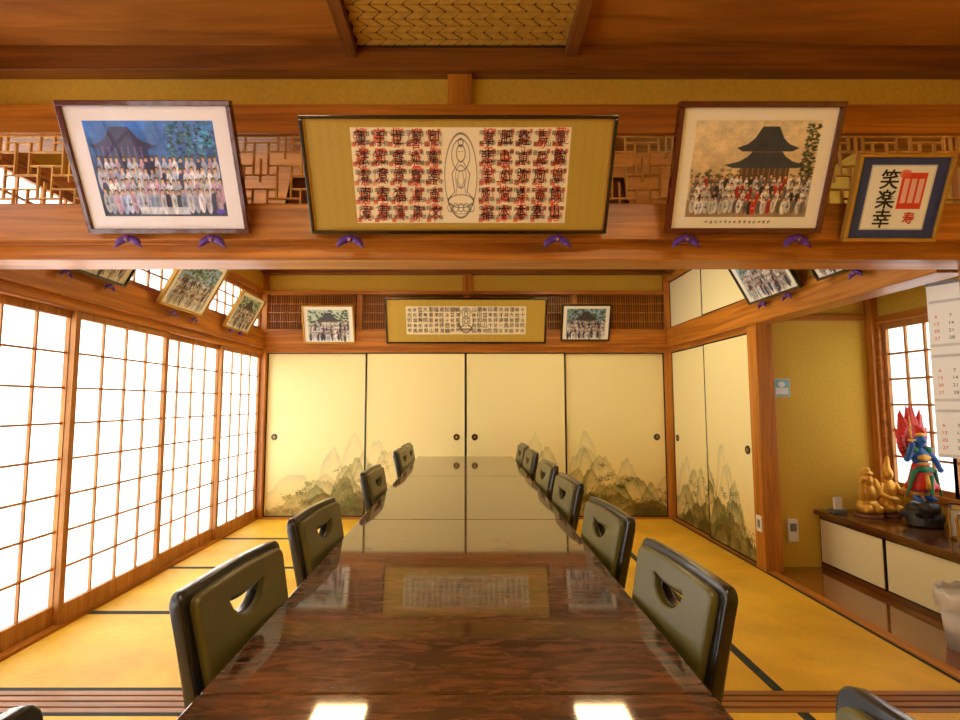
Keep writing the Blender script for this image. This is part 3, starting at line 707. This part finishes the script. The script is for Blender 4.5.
# pictures on the far side of the divider, leaning into the back room
small('framed_photograph',.52,.40,-1.66,2.44,2.02,'back',24,FBLK)
small('framed_photograph',.58,.42,-.62,2.44,2.02,'back',24,FBLK)
small('framed_photograph',.58,.42,.52,2.44,2.02,'back',24,FBLK)
small('framed_photograph',.52,.40,1.52,2.44,2.02,'back',24,FBLK)
small('framed_photograph',.56,.42,-1.50,YB-.125,1.90,'front',20,GOLDF)
small('framed_photograph',.53,.40,1.29,YB-.125,1.93,'front',20,FBLK)
e=framed('framed_calligraphy_scroll',1.74,.50,wallM(-.01,YB-.125,1.90,'front',20),FBLK,.018,pic_brocade(420,120,.12,.88,.18,.84,4,15,False,(206,172,66),(240,228,190)),GOLDF)
scroll_text(e,1.74,.50,.018,.125,.875,.20,.82,5,22,False)

# ---------------------------------------------------------------- calendar hanging from the beam
c=Cv(60,130,(240,240,236))
for m_ in range(3):
    y0=130-41*(m_+1)-3
    c.line(2,y0+31,58,y0+31,.8,(120,120,126)); c.line(1,y0-2,59,y0-2,.8,(150,150,150)); c.rect(22,y0+33,38,y0+38,(90,96,110),.9)
MC=wallM(2.185,2.44,1.0,-62,0)
e=empty('wall_calendar',MC); c.obj('calendar_sheet',.38,.80,PICM,Matrix.Identity(4),e)
for m_ in range(3):
    y0=.80*(130-41*(m_+1)-3)/130
    for r_ in range(5):
        for k in range(7):
            d=r_*7+k-1
            if 1<=d<=30: text_obj('date',str(d),.021,REDINK if k==0 else INKG,Matrix.Translation((.030+.053*k,y0+.015+.034*(4-r_)+.006,.001)),e,.0002,off=.0)
b=MB(); b.box(0,.38,.80,.815,-.006,.004,0); b.cyl((.19,.815,0),(.19,.86,0),.002,.002,6,0); b.obj('hanging_rail',GREYP,0,e)
# ---------------------------------------------------------------- alcove objects
Z=.436
def S(X,Y,k,kz=1.0): return Matrix.Translation((X,Y,Z))@Matrix.Diagonal((k,k,kz,1))@Matrix.Translation((-X,-Y,-Z))
e=empty('gold_deity_statue')
b=MB(); X,Y=2.905,3.84; M=S(X,Y,.80,1.08)
b.sph((X,Y,Z+.065),(.10,.075,.055),0,(0,0,0),M);b.sph((X,Y,Z+.14),(.072,.06,.08),0,(0,0,0),M);b.sph((X,Y-.01,Z+.235),(.044,.042,.046),0,(0,0,0),M);b.sph((X,Y,Z+.282),(.056,.05,.018),0,(0,0,0),M);b.sph((X,Y,Z+.302),(.034,.034,.022),0,(0,0,0),M)
b.sph((X+.075,Y+.01,Z+.18),(.05,.045,.07),0,(0,0,0),M);b.sph((X-.065,Y-.03,Z+.15),(.022,.035,.05),0,(0,0,0),M);b.cyl((X-.075,Y-.05,Z+.13),(X-.10,Y-.08,Z+.23),.013,.013,12,0,M);b.cyl((X-.125,Y-.08,Z+.24),(X-.075,Y-.08,Z+.25),.02,.02,12,0,M)
b.sph((X-.05,Y-.06,Z+.05),(.042,.04,.03),0,(0,0,0),M);b.sph((X+.05,Y-.06,Z+.05),(.042,.04,.03),0,(0,0,0),M);b.sph((X,Y-.052,Z+.232),(.009,.012,.009),0,(0,0,0),M);b.sph((X-.042,Y,Z+.23),(.012,.012,.022),0,(0,0,0),M);b.sph((X+.042,Y,Z+.23),(.012,.012,.022),0,(0,0,0),M)
b.obj('seated_body',GOLDM,0,e,.0045)
b=MB();b.cyl((X,Y,Z-.002),(X,Y,Z+.02),.09,.085,28);b.obj('statue_base',BROWNST,.002,e)
e=empty('gold_deity_statue')
b=MB(); X,Y=3.07,3.86; M=S(X,Y,.80,1.0)
b.sph((X,Y,Z+.075),(.085,.08,.065),0,(0,0,0),M);b.sph((X,Y,Z+.18),(.068,.056,.09),0,(0,0,0),M);b.sph((X,Y-.01,Z+.30),(.044,.042,.048),0,(0,0,0),M);b.cyl((X,Y,Z+.33),(X+.01,Y,Z+.41),.034,.016,14,0,M);b.sph((X+.012,Y,Z+.41),(.018,.018,.016),0,(0,0,0),M)
b.cyl((X-.06,Y,Z+.23),(X-.095,Y-.03,Z+.16),.024,.02,12,0,M);b.cyl((X-.095,Y-.03,Z+.16),(X-.04,Y-.08,Z+.13),.019,.015,12,0,M);b.cyl((X+.06,Y,Z+.23),(X+.095,Y-.03,Z+.17),.024,.02,12,0,M);b.cyl((X+.095,Y-.03,Z+.17),(X+.08,Y-.08,Z+.20),.019,.015,12,0,M)
b.sph((X,Y-.085,Z+.12),(.05,.018,.026),0,(0,R(12),0),M);b.cyl((X+.085,Y-.08,Z+.12),(X+.08,Y-.09,Z+.36),.006,.004,8,0,M);b.sph((X,Y-.052,Z+.298),(.009,.012,.009),0,(0,0,0),M)
b.sph((X-.04,Y-.06,Z+.055),(.045,.04,.03),0,(0,0,0),M);b.sph((X+.045,Y-.06,Z+.055),(.045,.04,.03),0,(0,0,0),M)
b.obj('seated_body',GOLDM,0,e,.0045)
b=MB();b.cyl((X,Y,Z-.002),(X,Y,Z+.02),.072,.068,28);b.obj('statue_base',BROWNST,.002,e)
# wrathful deity with flames
e=empty('flaming_guardian_statue'); X,Y=3.055,3.55
b=MB()
rr=random.Random(3)
for i in range(14): b.sph((X+rr.uniform(-.07,.05),Y+rr.uniform(-.07,.07),Z+rr.uniform(.05,.13)),(rr.uniform(.03,.055),rr.uniform(.03,.055),rr.uniform(.03,.05)))
b.cyl((X,Y,Z),(X,Y,Z+.06),.10,.09,18)
b.obj('rock_pedestal',ROCK,0,e,.008)
Z2=Z+.17
b=MB()
for sx in(-1,1):
    b.cyl((X+sx*.04,Y,Z2),(X+sx*.03,Y,Z2+.16),.02,.034);b.sph((X+sx*.045,Y-.02,Z2+.005),(.022,.04,.016))
b.obj('legs',BLUE,0,e,.005)
b=MB(); b.cyl((X,Y,Z2+.08),(X,Y,Z2+.24),.085,.045)
for k in range(8):
    a=2*math.pi*k/8; b.sph((X+math.cos(a)*.07,Y+math.sin(a)*.06,Z2+.085),(.026,.026,.03))
b.obj('robe',RED,0,e,.005)
b=MB(); b.cyl((X-.07,Y-.03,Z2+.20),(X-.12,Y-.02,Z2+.03),.018,.006); b.cyl((X+.06,Y-.03,Z2+.2),(X+.11,Y-.02,Z2+.02),.018,.006); b.sph((X,Y-.03,Z2+.2),(.06,.035,.03)); b.cyl((X+.0,Y-.07,Z2+.17),(X-.01,Y-.085,Z2+.04),.02,.012); b.sph((X-.05,Y,Z2+.33),(.035,.035,.025)); b.sph((X+.05,Y,Z2+.33),(.035,.035,.025)); b.obj('sash_and_pauldrons',TEAL,0,e,.005)
b=MB(); b.sph((X,Y,Z2+.28),(.055,.042,.065)); b.sph((X,Y-.01,Z2+.39),(.036,.036,.042)); b.cyl((X,Y,Z2+.33),(X,Y,Z2+.37),.022,.022)
b.cyl((X-.055,Y,Z2+.32),(X-.11,Y-.02,Z2+.26),.022,.018);b.cyl((X-.11,Y-.02,Z2+.26),(X-.10,Y-.06,Z2+.36),.018,.014);b.sph((X-.10,Y-.06,Z2+.37),(.018,.018,.018))
b.cyl((X+.055,Y,Z2+.32),(X+.10,Y-.01,Z2+.25),.022,.018);b.cyl((X+.10,Y-.01,Z2+.25),(X+.08,Y-.06,Z2+.20),.018,.014);b.sph((X+.08,Y-.06,Z2+.2),(.018,.018,.018)); b.sph((X,Y-.045,Z2+.385),(.008,.012,.01))
b.obj('torso_head_arms',BLUE,0,e,.005)
b=MB(); b.cyl((X-.10,Y-.06,Z2+.34),(X-.105,Y-.06,Z2+.56),.008,.003,8); b.box(X-.125,X-.075,Y-.066,Y-.054,Z2+.395,Z2+.403); b.sph((X,Y-.036,Z2+.28),(.045,.016,.022)); b.sph((X,Y-.02,Z2+.43),(.036,.022,.014)); b.sph((X,Y-.035,Z2+.24),(.05,.022,.01)); b.cyl((X-.02,Y-.07,Z2+.17),(X-.03,Y-.09,Z2+.08),.01,.014,8)
for sx in(-1,1): b.cyl((X+sx*.038,Y-.0,Z2+.03),(X+sx*.036,Y,Z2+.05),.028,.028,12)
b.obj('sword_and_ornament',GOLDP,0,e)
b=MB()
for i in range(19):
    a=R(-50+280*i/18); rx=.078; cx=X+math.cos(a)*rx; cz=Z2+.38+math.sin(a)*.11
    L=.06+.085*max(0,math.sin(a)); dx=math.cos(a)*.3; b.cyl((cx,Y+.055,cz),(cx+dx*L+.014*math.sin(i*2.1),Y+.06,cz+L),.026,.003,10); b.sph((cx,Y+.055,cz),(.026,.014,.030))
b.sph((X,Y+.06,Z2+.40),(.07,.010,.11))
b.obj('flame_halo',RED,0,e,.0045)
c=Cv(40,50,(236,232,214)); glyph(c,20,34,8,(40,40,50),1.4,9); glyph(c,20,14,7,(190,60,50),1.4,8)
framed('small_prayer_card',.12,.17,wallM(2.98,3.20,.440,-30,-8),GOLDF,.01,c)
c=Cv(40,50,(240,210,120)); glyph(c,20,30,9,(60,80,150),1.6,12)
framed('small_prayer_card',.12,.18,wallM(3.10,3.32,.440,-30,-8),ROSE,.01,c)
c=Cv(40,50,(240,240,230)); glyph(c,20,30,9,(60,120,80),1.6,12)
framed('small_prayer_card',.12,.15,wallM(2.90,3.06,.440,-30,-8),GOLDF,.01,c)
e=empty('telephone_base'); simple('body',[(2.72,2.82,3.93,4.0,.433,.46)],[GREYP],.006,e); simple('handset',[(2.74,2.795,3.945,3.975,.46,.55)],[WHITEP],.008,e)
c=Cv(40,40,(120,186,200)); c.rect(4,4,36,20,(236,240,240)); c.ell(20,28,9,7,(240,250,250)); 
e=empty('wall_notice'); simple('board',[(2.41,2.54,4.092,4.0995,1.30,1.44)],[WHITEP],.001,e); c.obj('print',.12,.13,PICM,wallM(2.415,4.0915,1.305,'front',0),e)
e=empty('wall_intercom'); simple('housing',[(2.46,2.54,4.075,4.0995,.19,.36)],[WHITEP],.006,e); simple('key_panel',[(2.475,2.525,4.072,4.076,.27,.33)],[GREYP],.001,e)
e=empty('power_outlet'); simple('plate',[(XR-.036,XR-.030,4.0,4.07,.28,.40)],[WHITEP],.001,e); simple('socket',[(XR-.038,XR-.035,4.02,4.05,.31,.37)],[GREYP],0,e)
e=empty('waste_bin'); b=MB(); cx,cy=2.56,2.74
b.cyl((cx,cy,.001),(cx,cy,.27),.10,.125,28); b.obj('bin_body',BAG,0,e)
b=MB(); N=36; 
rings=[(.127,.20),(.134,.24),(.137,.275),(.128,.30),(.118,.285),(.10,.22)]
vs=[];fs=[]
for k,(r_,z_) in enumerate(rings):
    for i in range(N):
        t=2*math.pi*i/N; w_=1+.04*math.sin(i*2.3+k)+.03*math.sin(i*5.1); vs.append((cx+math.cos(t)*r_*w_,cy+math.sin(t)*r_*w_,z_+.012*math.sin(i*1.7+k)))
for k in range(len(rings)-1):
    for i in range(N): fs.append((k*N+i,k*N+(i+1)%N,(k+1)*N+(i+1)%N,(k+1)*N+i))
b._add(vs,fs,0,True); b.obj('bag_liner',BAG,0,e)

# ---------------------------------------------------------------- lamps
LAMP=pm('lamp_diffuser',(255,250,235),.5,emit=(255,232,180),estr=23)
def lamp(x,y):
    e=empty('ceiling_lamp'); simple('lamp_frame',[(x-.24,x+.24,y-.33,y-.30,2.70,2.80),(x-.24,x+.24,y+.30,y+.33,2.70,2.80),(x-.24,x-.21,y-.30,y+.30,2.70,2.80),(x+.21,x+.24,y-.30,y+.30,2.70,2.80)],[LAT],.002,e)
    simple('lamp_diffuser',[(x-.209,x+.209,y-.299,y+.299,2.715,2.78)],[LAMP],.0,e)
lamp(-1.04,4.27); lamp(1.10,4.27); lamp(-1.04,.35); lamp(1.10,.35)  # last two, near room: unseen, added to light the divider wall and its frames
def area(name,loc,rot,sx,sy,P,col):
    l=bpy.data.lights.new(name,'AREA'); l.shape='RECTANGLE'; l.size=sx; l.size_y=sy; l.energy=P; l.color=col
    o=bpy.data.objects.new(name,l); o.location=loc; o.rotation_euler=rot; scene.collection.objects.link(o)
area('daylight_garden',(-4.6,2.4,1.5),(0,R(-90),0),3.6,10,1250,(1,.985,.94))
area('daylight_side',(4.6,3.4,1.5),(0,R(90),0),2.6,3,170,(1,.98,.93))
w=bpy.data.worlds.new('world'); scene.world=w; w.use_nodes=True
w.node_tree.nodes['Background'].inputs[0].default_value=(.8,.9,1,1); w.node_tree.nodes['Background'].inputs[1].default_value=.6

# ---------------------------------------------------------------- camera
cam=bpy.data.cameras.new('camera'); cam.lens=19.5; cam.sensor_width=36; cam.shift_x=13/960; cam.clip_start=.02
co=bpy.data.objects.new('camera',cam); co.location=(0,0,1.25); co.rotation_euler=(R(90+4.73),0,0); scene.collection.objects.link(co)
scene.camera=co
scene.view_settings.view_transform='Standard'
scene.view_settings.look='None'
scene.view_settings.exposure=0
